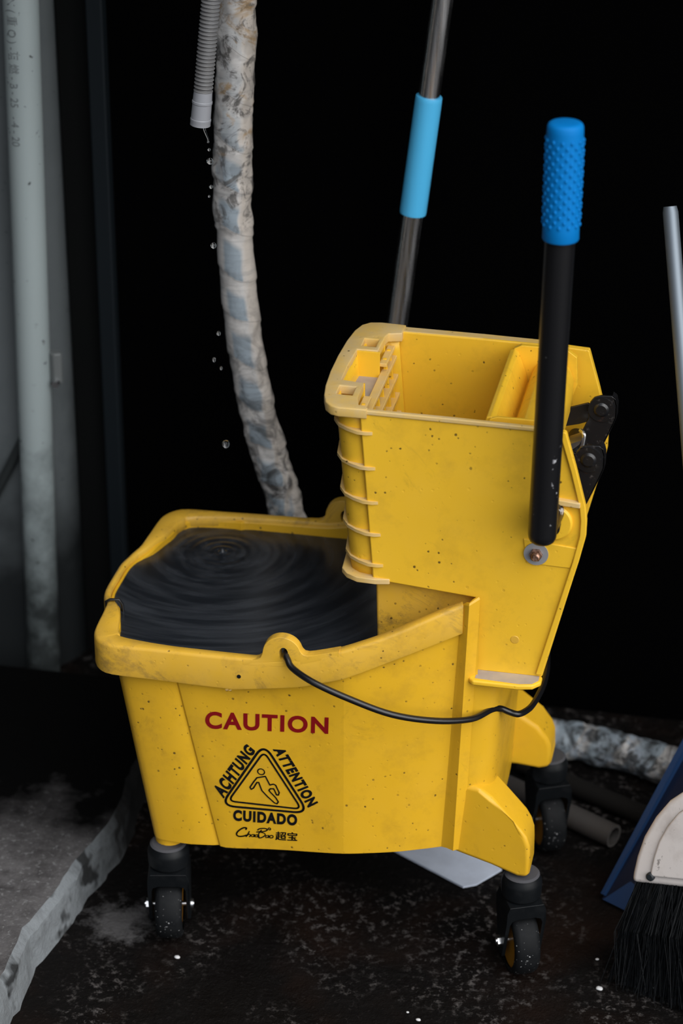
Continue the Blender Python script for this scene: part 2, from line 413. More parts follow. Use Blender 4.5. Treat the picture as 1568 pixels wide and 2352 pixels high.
def dip(k):
    y = K[k][0][1]; t = max(0, min(1, (.082-y)/.04)); return (t*t*(3-2*t)) if K[k][0][0] < -.19 else 0
def ztop(k):
    x = K[k][0][0]
    if k >= NOTCH: return .3505
    return zr(x) - .0075*dip(k)
nK = len(K)
order = [(k, -1) for k in range(nK)] + [(k, 1) for k in range(nK-2, 0, -1)]     # closed loop, near side first
def ring2d(col):
    return [(K[k][col][0], s*K[k][col][1]) for k, s in order]
def inset(loop, wds):
    n = len(loop); out = []
    for i in range(n):
        a = Vector(loop[i-1]); b = Vector(loop[i]); c = Vector(loop[(i+1) % n])
        d1 = (b-a).normalized(); d2 = (c-b).normalized(); t = (d1+d2).normalized()
        nrm = Vector((-t.y, t.x)); wd = wds[i] if not isinstance(wds, (int, float)) else wds
        out.append(b + nrm*wd)
    return out
wall = ring2d(1); bot = ring2d(2); rim = ring2d(0)
bm = bmesh.new()
def ring(loop, zf): return [bm.verts.new((p[0], p[1], zf(i))) for i, p in enumerate(loop)]
ktop = [ztop(k) - (.005 if k < BAND+1 else 0) for k, s in order]
kz = [ (zb(K[k][0][0])+.004 if k <= BAND else ktop[i]-.008) for i, (k, s) in enumerate(order)]
kbz = [K[k][2][2] for k, s in order]
inb = inset(bot, .006); inw = inset(wall, .0045)
rings = [ring(inset(bot, .004), lambda i: kbz[i]), ring(bot, lambda i: kbz[i]+.003),
         ring([Vector(a).lerp(Vector(b), .5) for a, b in zip(bot, wall)], lambda i: (kbz[i]+kz[i])/2),
         ring(wall, lambda i: kz[i]), ring([Vector(a).lerp(Vector(b), .05) for a, b in zip(wall, rim)], lambda i: ktop[i]-.002),
         ring(inset([Vector(a).lerp(Vector(b), .05) for a, b in zip(wall, rim)], .0015), lambda i: ktop[i]),
         ring(inset(wall, .0035), lambda i: ktop[i]), ring(inw, lambda i: ktop[i]-.002), ring(inset(wall, .005), lambda i: .335), ring(inb, lambda i: kbz[i]+.006)]
n = len(order)
for A, B in zip(rings, rings[1:]):
    for i in range(n): bm.faces.new((A[i], A[(i+1) % n], B[(i+1) % n], B[i]))
bm.faces.new(rings[0]); bm.faces.new(rings[-1])
bvh = BVHTree.FromBMesh(bm)
body = obj('bucket_body', bm, Y, BUCKET, sharp=24, crease=.062)
# rim band: an inverted channel that follows the top from the rib round the pour spout to the other rib
idx = [i for i, (k, s) in enumerate(order) if k <= BAND]
idx = [i for i in range(n-1, -1, -1) if order[i][1] == 1 and order[i][0] <= BAND][::-1] + [i for i in range(n) if order[i][1] == -1 and order[i][0] <= BAND]
wd = [K[k][3] for k, s in order]; topz = [ztop(k) for k, s in order]
def bandz(i):
    k = order[i][0]; return zb(K[k][0][0]) + .006*dip(k)
L0 = inset(rim, .0005); L1 = rim; L2 = inset(rim, .003); L3 = inset(rim, [max(.004, x-.002) for x in wd]); L4 = inset(rim, wd)
bm = bmesh.new(); sec = []
for i in idx:
    q = lambda p, z: bm.verts.new((p[0], p[1], z))
    b = bandz(i); t = topz[i]
    sec.append([q(inset(rim, .004)[i], b), q(L0[i], b), q(rim[i], b+.002), q(L1[i], t-.0035), q(inset(rim, .001)[i], t-.001), q(L2[i], t), q(L3[i], t), q(L4[i], t-.002), q(L4[i], t-.012), q(inset(rim, [x-.002 for x in wd])[i], t-.014)])
m_ = len(sec[0])
for A, B in zip(sec, sec[1:]):
    for j in range(m_): bm.faces.new((A[j], A[(j+1) % m_], B[(j+1) % m_], B[j]))
bm.faces.new(sec[0]); bm.faces.new(sec[-1][::-1])
obj('rim', bm, YD, BUCKET, sharp=50)['label'] = 'grimy thick rim band'
# handle lugs on both long sides: a rounded ear with a hole
def rim_y(x):
    T = [(-.1, .160), (0, .160), (.034, .158), (.062, .156), (.1, .148)]
    for (a, b), (c_, d) in zip(T, T[1:]):
        if a <= x <= c_: return b+(d-b)*(x-a)/(c_-a)
def lug(sy):
    pts = [(-.040, .3745), (-.031, .3750), (-.0255, .3765), (-.0218, .3795), (-.0200, .3845)]
    pts += [(-.0195*math.cos(a), .386+.0193*math.sin(a)) for a in [R(11*i) for i in range(1, 16)]]
    pts += [(.0200, .3890), (.0222, .3868), (.0265, .3862), (.033, .3875), (.042, .3898), (.058, .3942)]
    nt_ = len(pts); pts += [(.058, .3880), (.02, .3760), (0, .3715), (-.040, .3690)]
    b = bmesh.new(); prism(b, pts, 'y', lambda x, z: sy*(rim_y(x)+.0002), lambda x, z: sy*(rim_y(x)-.0108))
    lay = b.edges.layers.float.new('bevel_weight_edge')
    b.verts.ensure_lookup_table(); n_ = len(pts)
    for e in b.edges:
        i, j = sorted(v.index for v in e.verts) if False else sorted((e.verts[0].index, e.verts[1].index))
    b.verts.index_update()
    for e in b.edges:
        i, j = sorted((e.verts[0].index, e.verts[1].index))
        if (j < n_ or i >= n_) and j-i == 1 and 0 <= (i % n_) < nt_-1: e[lay] = min(1, .25+.4*min(i % n_, nt_-2-(i % n_)))
    bmesh.ops.recalc_face_normals(b, faces=b.faces[:])
    for f in b.faces: f.smooth = True
    me = bpy.data.meshes.new('lug'); b.to_mesh(me); b.free()
    o = bpy.data.objects.new('lug', me); C.objects.link(o)
    bv = o.modifiers.new('b', 'BEVEL'); bv.limit_method = 'WEIGHT'; bv.width = .0026; bv.segments = 3
    cb = bmesh.new()
    prism(cb, [(.002+.0046*math.cos(R(24*i)), .3865+.0070*math.sin(R(24*i))-(.002 if i > 8 else 0)) for i in range(15)], 'y', sy*.17, sy*.13)
    bmesh.ops.recalc_face_normals(cb, faces=cb.faces[:])
    cm = bpy.data.meshes.new('c'); cb.to_mesh(cm); cb.free(); co_ = bpy.data.objects.new('c', cm); C.objects.link(co_)
    bo = o.modifiers.new('h', 'BOOLEAN'); bo.object = co_; bo.operation = 'DIFFERENCE'; bo.solver = 'EXACT'
    dg = bpy.context.evaluated_depsgraph_get(); dg.update()
    me2 = bpy.data.meshes.new_from_object(o.evaluated_get(dg))
    bpy.data.objects.remove(o); bpy.data.objects.remove(co_)
    b = bmesh.new(); b.from_mesh(me2); obj('handle_lug', b, YD, BUCKET, sharp=40)
lug(-1); lug(1)
# black clip on the rim at the pour spout
bm = bmesh.new(); sweep(bm, [(-.2105, -.0665, .356), (-.2115, -.0665, .371), (-.207, -.066, .3735), (-.198, -.064, .3735), (-.1945, -.0635, .368), (-.194, -.063, .355)], .0016, 8)
obj('rim_clip', bm, wire_m, BUCKET)['label'] = 'black wire clip'
# wire bail
bp = [(.004, -.146, .386), (.004, -.158, .385), (.007, -.1635, .3825), (.014, -.1705, .377), (.038, -.183, .371), (.074, -.185, .358), (.117, -.180, .342), (.158, -.159, .327), (.190, -.131, .316),
      (.207, -.101, .3115), (.215, -.0905, .307), (.224, -.088, .3025), (.233, -.086, .300), (.2405, -.071, .297), (.245, -.055, .296), (.249, -.025, .295), (.250, 0, .294)]
full = bp + [(x, -y, z) for x, y, z in bp[-2::-1]]
bm = bmesh.new(); sweep(bm, catmull(full, 6), .0034, 12); obj('wire_handle', bm, wire_m, BUCKET)['label'] = 'black coated wire carrying handle'
# outrigger legs
def leg(sy):
    prof = [(.165, .1435), (.165, .2185), (.178, .2240), (.199, .2230), (.213, .2145), (.237, .1935), (.2465, .1850), (.2520, .1770), (.2555, .1670), (.2562, .1560), (.2565, .1330), (.2545, .128), (.244, .1265), (.215, .134)]
    if sy > 0: prof = [(x - (.004 if x > .24 else 0), z - (.011 if z > .15 else 0)) for x, z in prof]
    fo_ = lambda x, z: sy*(.1165 + (x-.165)*.16 - (.006 if z > .205 else 0))
    fi_ = lambda x, z: sy*(.055 + (x-.165)*.33)
    b = bmesh.new(); prism(b, prof, 'y', fo_, fi_)
    return obj('outrigger_leg', b, YC, BUCKET, bevel=.010, seg=5)
leg(-1); leg(1)
for sy in (-1, 1):
    bm = bmesh.new(); cyl(bm, (-.134, sy*.122, .112), (-.134, sy*.122, .130), .0155, n=20); obj('caster_socket', bm, Y, BUCKET)
# casters, built once at the origin: axle along local x
def caster_parts(parent):
    f = bmesh.new()
    cyl(f, (0, 0, .0955), (0, 0, .1235), .021, prof=[(0, .0200), (.04, .0200), (.10, .0212), (.62, .0216), (.74, .0210), (.86, .0195), (1, .0180)], n=40)
    arch = [(-.0215, .0235), (-.0215, .075), (-.0212, .088), (-.0185, .0955), (.0185, .0955), (.0212, .088), (.0215, .075), (.0215, .0235), (.0175, .0235), (.0175, .072), (.0155, .0775), (.010, .0795), (-.010, .0795), (-.0155, .0775), (-.0175, .072), (-.0175, .0235)]
    def yf(s):
        return lambda x, z: s*(.0065 + .0145*max(0, min(1, (z-.03)/.045))) - .002
    prism(f, arch, 'y', yf(-1), yf(1))
    fk = obj('caster_fork', f, fork_m, parent, bevel=.0014)
    d = bmesh.new(); cyl(d, (0, 0, .1228), (0, 0, .1246), .0185, n=32, prof=[(0, .0188), (1, .0165)]); obj('dusty_cap', d, dust_black, fk)
    wb = bmesh.new(); Rw = .0382
    cyl(wb, (-.0138, 0, .0385), (.0138, 0, .0385), 1, n=56, prof=[(0, .030), (.0, .0335), (.06, .0362), (.2, Rw), (.8, Rw), (.94, .0362), (1, .0335), (1, .030)], caps=False)
    wl = obj('wheel', wb, rubber, fk)
    hb = bmesh.new()
    cyl(hb, (-.0115, 0, .0385), (.0115, 0, .0385), 1, n=40, prof=[(0, .006), (0, .031), (1, .031), (1, .006)])
    obj('wheel_hub', hb, Mat('amber_hub', (.30, .13, .006), .45).m, fk)
    ab = bmesh.new(); cyl(ab, (-.0262, 0, .0385), (.0245, 0, .0385), .0028, n=12)
    cyl(ab, (-.0248, 0, .0385), (-.0214, 0, .0385), .0062, n=6); cyl(ab, (.0214, 0, .0385), (.0238, 0, .0385), .0054, n=16)
    obj('axle_bolt', ab, steel, fk)
    return fk
def place(o, loc, ang):
    o.matrix_parent_inverse = Matrix(); o.location = loc; o.rotation_euler = (0, 0, ang)
fk0 = caster_parts(BUCKET); kids0 = list(fk0.children)
spots = [((.2475, -.1145, 0), R(24)), ((.2475, .116, 0), R(25)), ((-.134, -.129, 0), R(12)), ((-.134, .128, 0), R(-35))]
for i, (loc, ang) in enumerate(spots):
    if i == 0: f = fk0
    else:
        f = fk0.copy(); C.objects.link(f); f.parent = BUCKET
        for ch in kids0:
            c2 = ch.copy(); C.objects.link(c2); c2.parent = f
    place(f, loc, ang)
    if i > 1: f.scale = (1.05, 1.05, .95)
    f.name = 'caster' if i == 0 else 'caster.%03d' % i
for ch in kids0: ch.matrix_parent_inverse = Matrix()
for f in [o for o in BUCKET.children if o.name.startswith('caster') and 'socket' not in o.name]:
    for ch in f.children: ch.matrix_parent_inverse = Matrix()

# printed warning, laid on the near face of the body
def on_body(x, z, off=.0005):
    hit = bvh.ray_cast(Vector((x, -.4, z)), Vector((0, 1, 0)))
    return Vector((x, (hit[0].y if hit[0] else -.148)-off, z))
def text_quad(b, s, quad, bold=0, shear=0, gap=1.0):
    me = text_mesh(s, bold, shear, gap)
    xs = [v.co.x for v in me.vertices]; ys_ = [v.co.y for v in me.vertices]
    x0, x1, y0, y1 = min(xs), max(xs), min(ys_), max(ys_)
    q = [Vector(p) for p in quad]; t = bmesh.new(); t.from_mesh(me)
    for v in t.verts:
        a = (v.co.x-x0)/(x1-x0); c_ = (v.co.y-y0)/(y1-y0)
        p = q[0].lerp(q[1], a).lerp(q[3].lerp(q[2], a), c_); v.co = on_body(p.x, p.y)
    tm = bpy.data.meshes.new('t'); t.to_mesh(tm); t.free(); b.from_mesh(tm)
def stroke(b, pts, wd, closed=False, off=.0005):
    P = [Vector(p) for p in pts]; nP = len(P)
    for i in range(nP if closed else nP-1):
        a, c_ = P[i], P[(i+1) % nP]; d = (c_-a)
        if d.length < 1e-7: continue
        d.normalize(); nn = Vector((-d.y, d.x))*wd/2
        b.faces.new([b.verts.new(on_body(*p, off)) for p in (a-nn, c_-nn, c_+nn, a+nn)])
    for p in P:
        b.faces.new([b.verts.new(on_body(p.x+wd/2*math.cos(R(36*j)), p.y+wd/2*math.sin(R(36*j)), off)) for j in range(10)])
def rounded(tri, rad):
    out = []; nT = len(tri)
    for i in range(nT):
        a, b_, c_ = Vector(tri[i-1]), Vector(tri[i]), Vector(tri[(i+1) % nT])
        d1 = (a-b_).normalized(); d2 = (c_-b_).normalized(); p1 = b_+d1*rad; p2 = b_+d2*rad
        for t in [j/8 for j in range(9)]: out.append(p1*(1-t)**2 + b_*2*t*(1-t) + p2*t*t)
    return out
Q = {'CAUTION': [(-.08407, .28043), (.0461, .29126), (.04662, .31169), (-.08348, .30185)],
     'ACHTUNG': [(-.06648, .19434), (-.03066, .25924), (-.04076, .26802), (-.07859, .20494)],
     'ATTENTION': [(-.01285, .26439), (.02417, .19608), (.03545, .20435), (-.00079, .26869)],
     'CUIDADO': [(-.05701, .16756), (.01232, .17134), (.01283, .18596), (-.0565, .18202)],
     '超宝': [(-.01123, .14954), (.01215, .15187), (.01263, .16283), (-.01089, .16061)]}
bm = bmesh.new(); text_quad(bm, 'CAUTION', Q['CAUTION'], .034, 0, 1.17)
obj('red_lettering', bm, red_ink, BUCKET, recalc=False)['label'] = 'dark red printed word'
bm = bmesh.new()
for s in ('ACHTUNG', 'ATTENTION', 'CUIDADO'): text_quad(bm, s, Q[s], .055, 0, 1.2)
for ox, oz in ((0, 0), (.0003, 0), (-.0003, 0), (0, .00025), (0, -.00025)): text_quad(bm, '超宝', [(a+ox, b+oz) for a, b in Q['超宝']])
stroke(bm, rounded([(-.02194, .27021), (-.06989, .1853), (.02508, .18922)], .0165), .0026, True)
stroke(bm, rounded([(-.02191, .26031), (-.06169, .19224), (.01729, .19344)], .0085), .0021, True)
stroke(bm, [(-.02545+.0037*math.cos(R(20*j)), .2345+.0036*math.sin(R(20*j))) for j in range(18)], .0013, True)
stroke(bm, [(-.03007, .22633), (-.034, .22014), (-.03777, .21317), (-.03657, .21076), (-.03414, .2126), (-.03017, .22038), (-.02825, .22067), (-.02506, .21083), (-.01894, .20388), (-.01137, .19692), (-.00898, .19638), (-.00751, .19909), (-.01032, .20407), (-.01598, .21019), (-.01738, .21222), (-.01592, .21446), (-.01228, .21502), (-.0107, .21133), (-.00932, .2076), (-.00741, .20767), (-.00641, .21086), (-.01012, .21983), (-.01249, .22081), (-.01633, .21911), (-.02095, .22937), (-.03007, .22633)], .0016)
# the hand-written maker's name, as brush strokes in the little frame under the last word
O_, EX, EY = Vector((-.05494, .1464)), Vector((.04005, .00347)), Vector((.0016, .0142))
def hand(pts, wd): stroke(bm, [O_+EX*(a/100)+EY*(b/100) for a, b in [(p.x, p.y) for p in catmull([(a, b, 0) for a, b in pts], 5)]], wd)
hand([(26, 78), (27, 92), (18, 90), (6, 60), (2, 30), (8, 12), (20, 14), (30, 26)], .0017)
hand([(36, 60), (32, 30), (29, 12)], .0013); hand([(30, 18), (36, 36), (40, 28), (38, 12)], .0012)
hand([(50, 34), (44, 32), (42, 18), (48, 14), (51, 34), (51, 14)], .0011)
hand([(58, 34), (53, 28), (54, 14), (61, 18), (60, 32), (57, 34)], .0011)
hand([(58, 78), (64, 92), (78, 96), (84, 84), (76, 68), (62, 62), (56, 58)], .0014)
hand([(68, 78), (62, 44), (64, 12)], .0013); hand([(64, 60), (76, 52), (80, 34), (72, 12), (64, 6), (60, 24)], .0013)
hand([(89, 34), (83, 30), (82, 14), (87, 14), (90, 34), (90, 12)], .0011)
hand([(97, 36), (93, 28), (94, 12), (101, 16), (101, 32), (97, 36)], .0012)
stroke(bm, [(-.01761+.0013*math.cos(R(40*j)), .1629+.0013*math.sin(R(40*j))) for j in range(9)], .0012, True)
obj('black_print', bm, black_ink, BUCKET, recalc=False)['label'] = 'black printed warning triangle with words'
# a small moulded hole in the rim band
bm = bmesh.new(); cyl(bm, (-.0445, -.1608, .3545), (-.0445, -.1595, .3545), .0021, n=14); obj('drain_hole', bm, black_ink, BUCKET)

# ------------------------------------------------------------------ water
WZ = .3595
wc = Vector((-.1235, .088))
keep = [i for i, (k, s) in enumerate(order) if not (BAND-1 <= k <= NOTCH)]
wl_ = inset(wall, .004); outl = [Vector((min(wl_[i][0], .184), wl_[i][1])) for i in keep if not (wl_[i][0] > .165 and abs(wl_[i][1]) > .098)]
dense = []
for i in range(len(outl)):
    a, b = outl[i], outl[(i+1) % len(outl)]; k = max(1, int((b-a).length/.006))
    dense += [a.lerp(b, j/k) for j in range(k)]
bm = bmesh.new(); NR = 110
def wz(p):
    rr = (p-wc).length; a = math.atan2(p.y-wc.y, p.x-wc.x)
    z = .00032*math.exp(-rr/.045)*math.cos(rr/.0105*2*math.pi) + .00009*math.exp(-rr/.16)*math.cos(rr/.017*2*math.pi+1.1)
    z += .00016*noise.noise((rr*55, a*2.2, 3.1))*min(1, rr/.05) + .00008*noise.noise((rr*150, a*3.5, 8))*min(1, rr/.05)
    return WZ + z + .004*math.exp(-(rr/.0032)**2)
cv_ = bm.verts.new((wc.x, wc.y, wz(wc))); prev = None
for j in range(1, NR+1):
    t = (j/NR)**1.25; cur = []
    for p in dense:
        q = wc.lerp(p, t); cur.append(bm.verts.new((q.x, q.y, wz(q))))
    m_ = len(cur)
    for i in range(m_):
        if prev is None: bm.faces.new((cv_, cur[i], cur[(i+1) % m_]))
        else: bm.faces.new((prev[i], cur[i], cur[(i+1) % m_], prev[(i+1) % m_]))
    prev = cur
low = [bm.verts.new((v.co.x*.95, v.co.y*.95, .31)) for v in prev]
for i in range(m_): bm.faces.new((prev[i], low[i], low[(i+1) % m_], prev[(i+1) % m_]))
bm.faces.new(low[::-1])
wm = Mat('murky_water', (.0150, .0178, .0220), .26, spec=.45)
mp = wm.N('Mapping'); t_ = wm.N('TexCoord'); mp.inputs['Location'].default_value = (.1235, -.088, 0)
wm.L(t_.outputs['Object'], mp.inputs[0])
sx = wm.N('SeparateXYZ'); wm.L(mp.outputs[0], sx.inputs[0])
rad_ = wm.N('VectorMath'); rad_.operation = 'LENGTH'; fl = wm.N('CombineXYZ'); wm.L(sx.outputs['X'], fl.inputs[0]); wm.L(sx.outputs['Y'], fl.inputs[1]); wm.L(fl.outputs[0], rad_.inputs[0])
ang_ = wm.math('ARCTAN2', sx.outputs['Y'], sx.outputs['X'])
pol = wm.N('CombineXYZ'); wm.L(wm.math('MULTIPLY', rad_.outputs['Value'], 70), pol.inputs[0]); wm.L(wm.math('MULTIPLY', ang_, 1.1), pol.inputs[1])
sw = wm.noise(1, 4, .6, pol.outputs[0])
wm.mix(wm.ramp(sw, .42, .75, 0, .6), (.056, .061, .070))
wm.mix(wm.ramp(sw, .55, .3, 0, .5), (.004, .005, .0075))
tag(obj('water', bm, wm.m, sharp=180), 'dark murky water rippling under the drip, filling the yellow bucket', 'water')

# ------------------------------------------------------------------ the wringer
WR = empty('mop_wringer', (.17, 0, .36), 'yellow side press mop wringer hooked onto the end of the bucket', 'wringer')
N_, TH = .1025, .005
sidep = [(.066, .637), (.160, .6365), (.245, .635), (.269, .6335), (.281, .594), (.2915, .556), (.2935, .540), (.2935, .523), (.288, .495), (.257, .3565), (.1870, .3565), (.1870, .4405), (.0815, .4495)]
for sy in (-1, 1):
    bm = bmesh.new(); prism(bm, sidep, 'y', sy*N_, sy*(N_-TH))
    sp_ = obj('side_panel', bm, WY, WR, bevel=.002, seg=2)
    # raised border along the slanted rear edge
    edge = [(.243, .635), (.269, .6335), (.281, .594), (.2915, .556), (.2935, .540), (.2935, .523), (.288, .495), (.257, .361)]
    bm = bmesh.new(); w_ = .0055
    inn = [(.2425, .6285), (.2645, .627), (.2755, .592), (.2855, .555), (.2875, .540), (.2872, .523), (.282, .495), (.2505, .361)]
    prism(bm, edge+inn[::-1], 'y', sy*(N_+.0035), sy*(N_-.001)); obj('edge_border', bm, WC, WR, bevel=.0012)
    # cross ribs and the boss round the lever shaft
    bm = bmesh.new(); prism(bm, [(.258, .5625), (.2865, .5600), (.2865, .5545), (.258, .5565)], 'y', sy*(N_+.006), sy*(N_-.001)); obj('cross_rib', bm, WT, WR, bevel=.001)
    bm = bmesh.new(); prism(bm, [(.232, .5135), (.286, .5085), (.2795, .4855), (.236, .4865)], 'y', sy*(N_+.0014), sy*(N_-.001)); obj('cross_rib', bm, WY, WR, bevel=.001)
    bm = bmesh.new(); cyl(bm, (.2605, sy*(N_-.001), .5355), (.2605, sy*(N_+.005), .5355), .0195, n=40, prof=[(0, .0195), (.7, .0195), (1, .0175)])
    obj('shaft_boss', bm, WC, WR)
    # foot flange that rests on the end of the bucket
    fl_ = [(.1845, N_-.002), (.1845, .119), (.189, .1245), (.236, .1245), (.250, .121), (.2575, .112), (.2575, N_-.002)]
    bm = bmesh.new(); prism(bm, [(x, sy*y) for x, y in fl_], 'z', .3515, .3575); fo2 = obj('foot_flange', bm, WC, WR, bevel=.0022, seg=3)
    bm = bmesh.new(); prism(bm, [(x, sy*y) for x, y in [(.191, N_), (.191, .119), (.236, .1215), (.249, .1185), (.2545, .111), (.2545, N_)]], 'z', .3574, .3579); obj('dust_film', bm, YG, fo2)['label'] = 'grey dust on the flange'
    # rim lip along the top
    bm = bmesh.new(); prism(bm, [(.060, .6325), (.245, .6305), (.245, .635), (.160, .6367), (.060, .6375)], 'y', sy*(N_+(.0018 if sy < 0 else .009)), sy*(N_-.004))
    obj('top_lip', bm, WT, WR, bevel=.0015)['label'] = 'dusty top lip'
    # small moulded dimple low on the panel
    bm = bmesh.new(); cyl(bm, (.2278, sy*(N_+.0004), .3975), (.2278, sy*(N_-.001), .3975), .0042, n=20, prof=[(0, .0040), (.3, .0046), (1, .0046)]); obj('dimple', bm, YD, WR)
# end wall, recessed behind the panels and curved in plan
def endplan(t, grow=0):
    sh = .0155*t
    half = [(.070, .0945), (.060, .0945), (.052, .0925), (.044, .086), (.0385, .070), (.035, .045), (.0335, .015)]
    P_ = [(x+sh-grow*.7, -y-grow*.6) for x, y in half]; return P_ + [(x, -y) for x, y in P_[::-1]]
bm = bmesh.new(); rows = []
for j in range(13):
    t = j/12; z = .632-t*.182
    rows.append([bm.verts.new((x, y, z)) for x, y in endplan(t)])
for A, B in zip(rows, rows[1:]):
    for i in range(len(A)-1): bm.faces.new((A[i], A[i+1], B[i+1], B[i]))
e_ = obj('end_wall', bm, WY, WR)
so = e_.modifiers.new('solid', 'SOLIDIFY'); so.thickness = .004; so.offset = 0
# ledges round the recessed end
for z in (.6125, .5745, .537, .5015, .467):
    t = (.632-z)/.182; sh = .0155*t
    half = [(.078+sh, N_+.0004), (.072+sh, N_+.0022), (.063+sh, N_+.0018), (.052+sh, .0985), (.042+sh, .0905), (.0345+sh, .077), (.031+sh, .05), (.0295+sh, .015)]
    out = [(x, -y) for x, y in half] + half[::-1]
    inn = [(.078+sh, .0990), (.070+sh, .0985), (.0615+sh, .0935), (.053+sh, .0915), (.045+sh, .085), (.0395+sh, .0695), (.036+sh, .045), (.0345+sh, .015)]
    inn = [(x, y) for x, y in inn] + [(x, -y) for x, y in inn[::-1]]
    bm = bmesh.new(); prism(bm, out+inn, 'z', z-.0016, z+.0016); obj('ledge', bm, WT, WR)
sh = .0155
half = [(.099, N_+.001), (.085, N_+.004), (.066, N_+.003), (.054, .0985), (.047, .088), (.0445, .05)]
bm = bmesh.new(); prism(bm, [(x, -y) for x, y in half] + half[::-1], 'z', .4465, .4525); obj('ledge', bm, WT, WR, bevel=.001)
# top flange with its sockets
def arc_outer():
    h_ = [(.046, -.1053), (.038, -.1025), (.031, -.094), (.0262, -.078), (.0228, -.055), (.0205, -.02), (.0200, .02), (.0212, .06), (.0240, .088), (.0285, .104), (.036, .1125), (.048, .1150)]
    return h_
outer = arc_outer() + [(.072, .1130), (.072, .0865), (.0605, .083), (.058, .0745), (.0575, .0465), (.0478, .044), (.0478, -.044), (.0575, -.047), (.060, -.078), (.064, -.094), (.072, -.0985), (.072, -.1050)]
sq = lambda x0, x1, y0, y1: [(x0, y0), (x1, y0), (x1, y1), (x0, y1)]
outer2 = arc_outer() + [(.074, .1130), (.074, .0905), (.0605, .0865), (.0585, .079), (.0580, .040), (.0365, .040), (.0350, -.002), (.0352, -.038), (.0590, -.042), (.0600, -.078), (.064, -.094), (.074, -.0985), (.074, -.1050)]
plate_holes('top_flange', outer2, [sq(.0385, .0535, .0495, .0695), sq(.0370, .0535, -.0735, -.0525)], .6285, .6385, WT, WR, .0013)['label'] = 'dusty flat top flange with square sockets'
# pocket behind the flange and the lattice that drains the hopper
bm = bmesh.new(); box(bm, .0375, .0625, -.041, .041, .606, .609); obj('pocket_floor', bm, YG, WR)['label'] = 'grey dusty pocket floor'
for y in (-.0405, .0400):
    bm = bmesh.new(); box(bm, .0350, .0600, y-.0016, y+.0016, .600, .637); obj('pocket_wall', bm, WC, WR, bevel=.0006)
for y in (-.0785, .0745):
    bm = bmesh.new(); box(bm, .0450, .0590, y-.0016, y+.0016, .600, .630); obj('socket_wall', bm, WC, WR, bevel=.0006)
for y in (-.085, -.062, -.039, -.016, .007, .030, .053, .076):
    bm = bmesh.new(); prism(bm, [(.0605, .625 if abs(y) > .041 else .612), (.0645, .625 if abs(y) > .041 else .612), (.083, .452), (.073, .452)], 'y', y-.002, y+.002); obj('lattice_bar', bm, WY, WR, bevel=.0008)
for z in (.622, .611, .590, .569, .548, .527, .506, .485):
    t = (.637-z)/.19
    for ya, yb in ((-.094, .09),):
        if z > .615:
            for a_, b_ in ((-.094, -.041), (.041, .09)):
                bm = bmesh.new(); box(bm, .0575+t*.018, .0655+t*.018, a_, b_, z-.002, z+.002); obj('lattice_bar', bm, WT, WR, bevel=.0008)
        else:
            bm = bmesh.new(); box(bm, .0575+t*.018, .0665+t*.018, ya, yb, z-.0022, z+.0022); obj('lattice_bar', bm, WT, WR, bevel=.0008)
bm = bmesh.new(); prism(bm, [(.078, -.020), (.086, -.024), (.0885, -.018), (.092, -.022), (.097, -.008), (.080, -.004)], 'z', .570, .585); obj('catch', bm, WT, WR, bevel=.0012)
# lower basket that stands in the water, and hopper floor
bm = bmesh.new(); prism(bm, [(.082, .452), (.1935, .442), (.1935, .322), (.086, .322)], 'y', -.0905, .0905); obj('lower_basket', bm, YD, WR, bevel=.003)
bm = bmesh.new(); prism(bm, [(.08, .452), (.195, .442), (.195, .447), (.08, .457)], 'y', -.0978, .0978); obj('hopper_floor', bm, WY, WR)
# press: front plate, back trough with a roller, cheeks
pr_ = [(.1875, .628), (.1890, .6335), (.1935, .6345), (.1975, .632), (.2060, .610), (.2085, .600), (.2105, .598), (.2110, .606), (.2155, .6175), (.2235, .6250), (.2330, .6275), (.2440, .6250), (.2520, .617), (.2560, .606), (.2560, .580), (.2440, .556), (.210, .500), (.205, .450), (.196, .450), (.186, .56)]
bm = bmesh.new(); prism(bm, pr_, 'y', -.0865, .0835); obj('press_plate', bm, WY, WR, bevel=.0012)['label'] = 'press plate with rounded back roller'
bm = bmesh.new(); prism(bm, [(.1885, .625), (.1925, .6335), (.200, .6365), (.246, .6365), (.258, .630), (.260, .600), (.246, .556), (.205, .50), (.188, .53)], 'y', -.0905, -.0868); obj('press_cheek', bm, WY, WR, bevel=.001)
bm = bmesh.new(); prism(bm, [(.1885, .625), (.1925, .6345), (.200, .6385), (.246, .6385), (.258, .630), (.260, .600), (.246, .556), (.205, .50), (.188, .53)], 'y', .0838, .0905); obj('press_cheek', bm, WY, WR, bevel=.001)
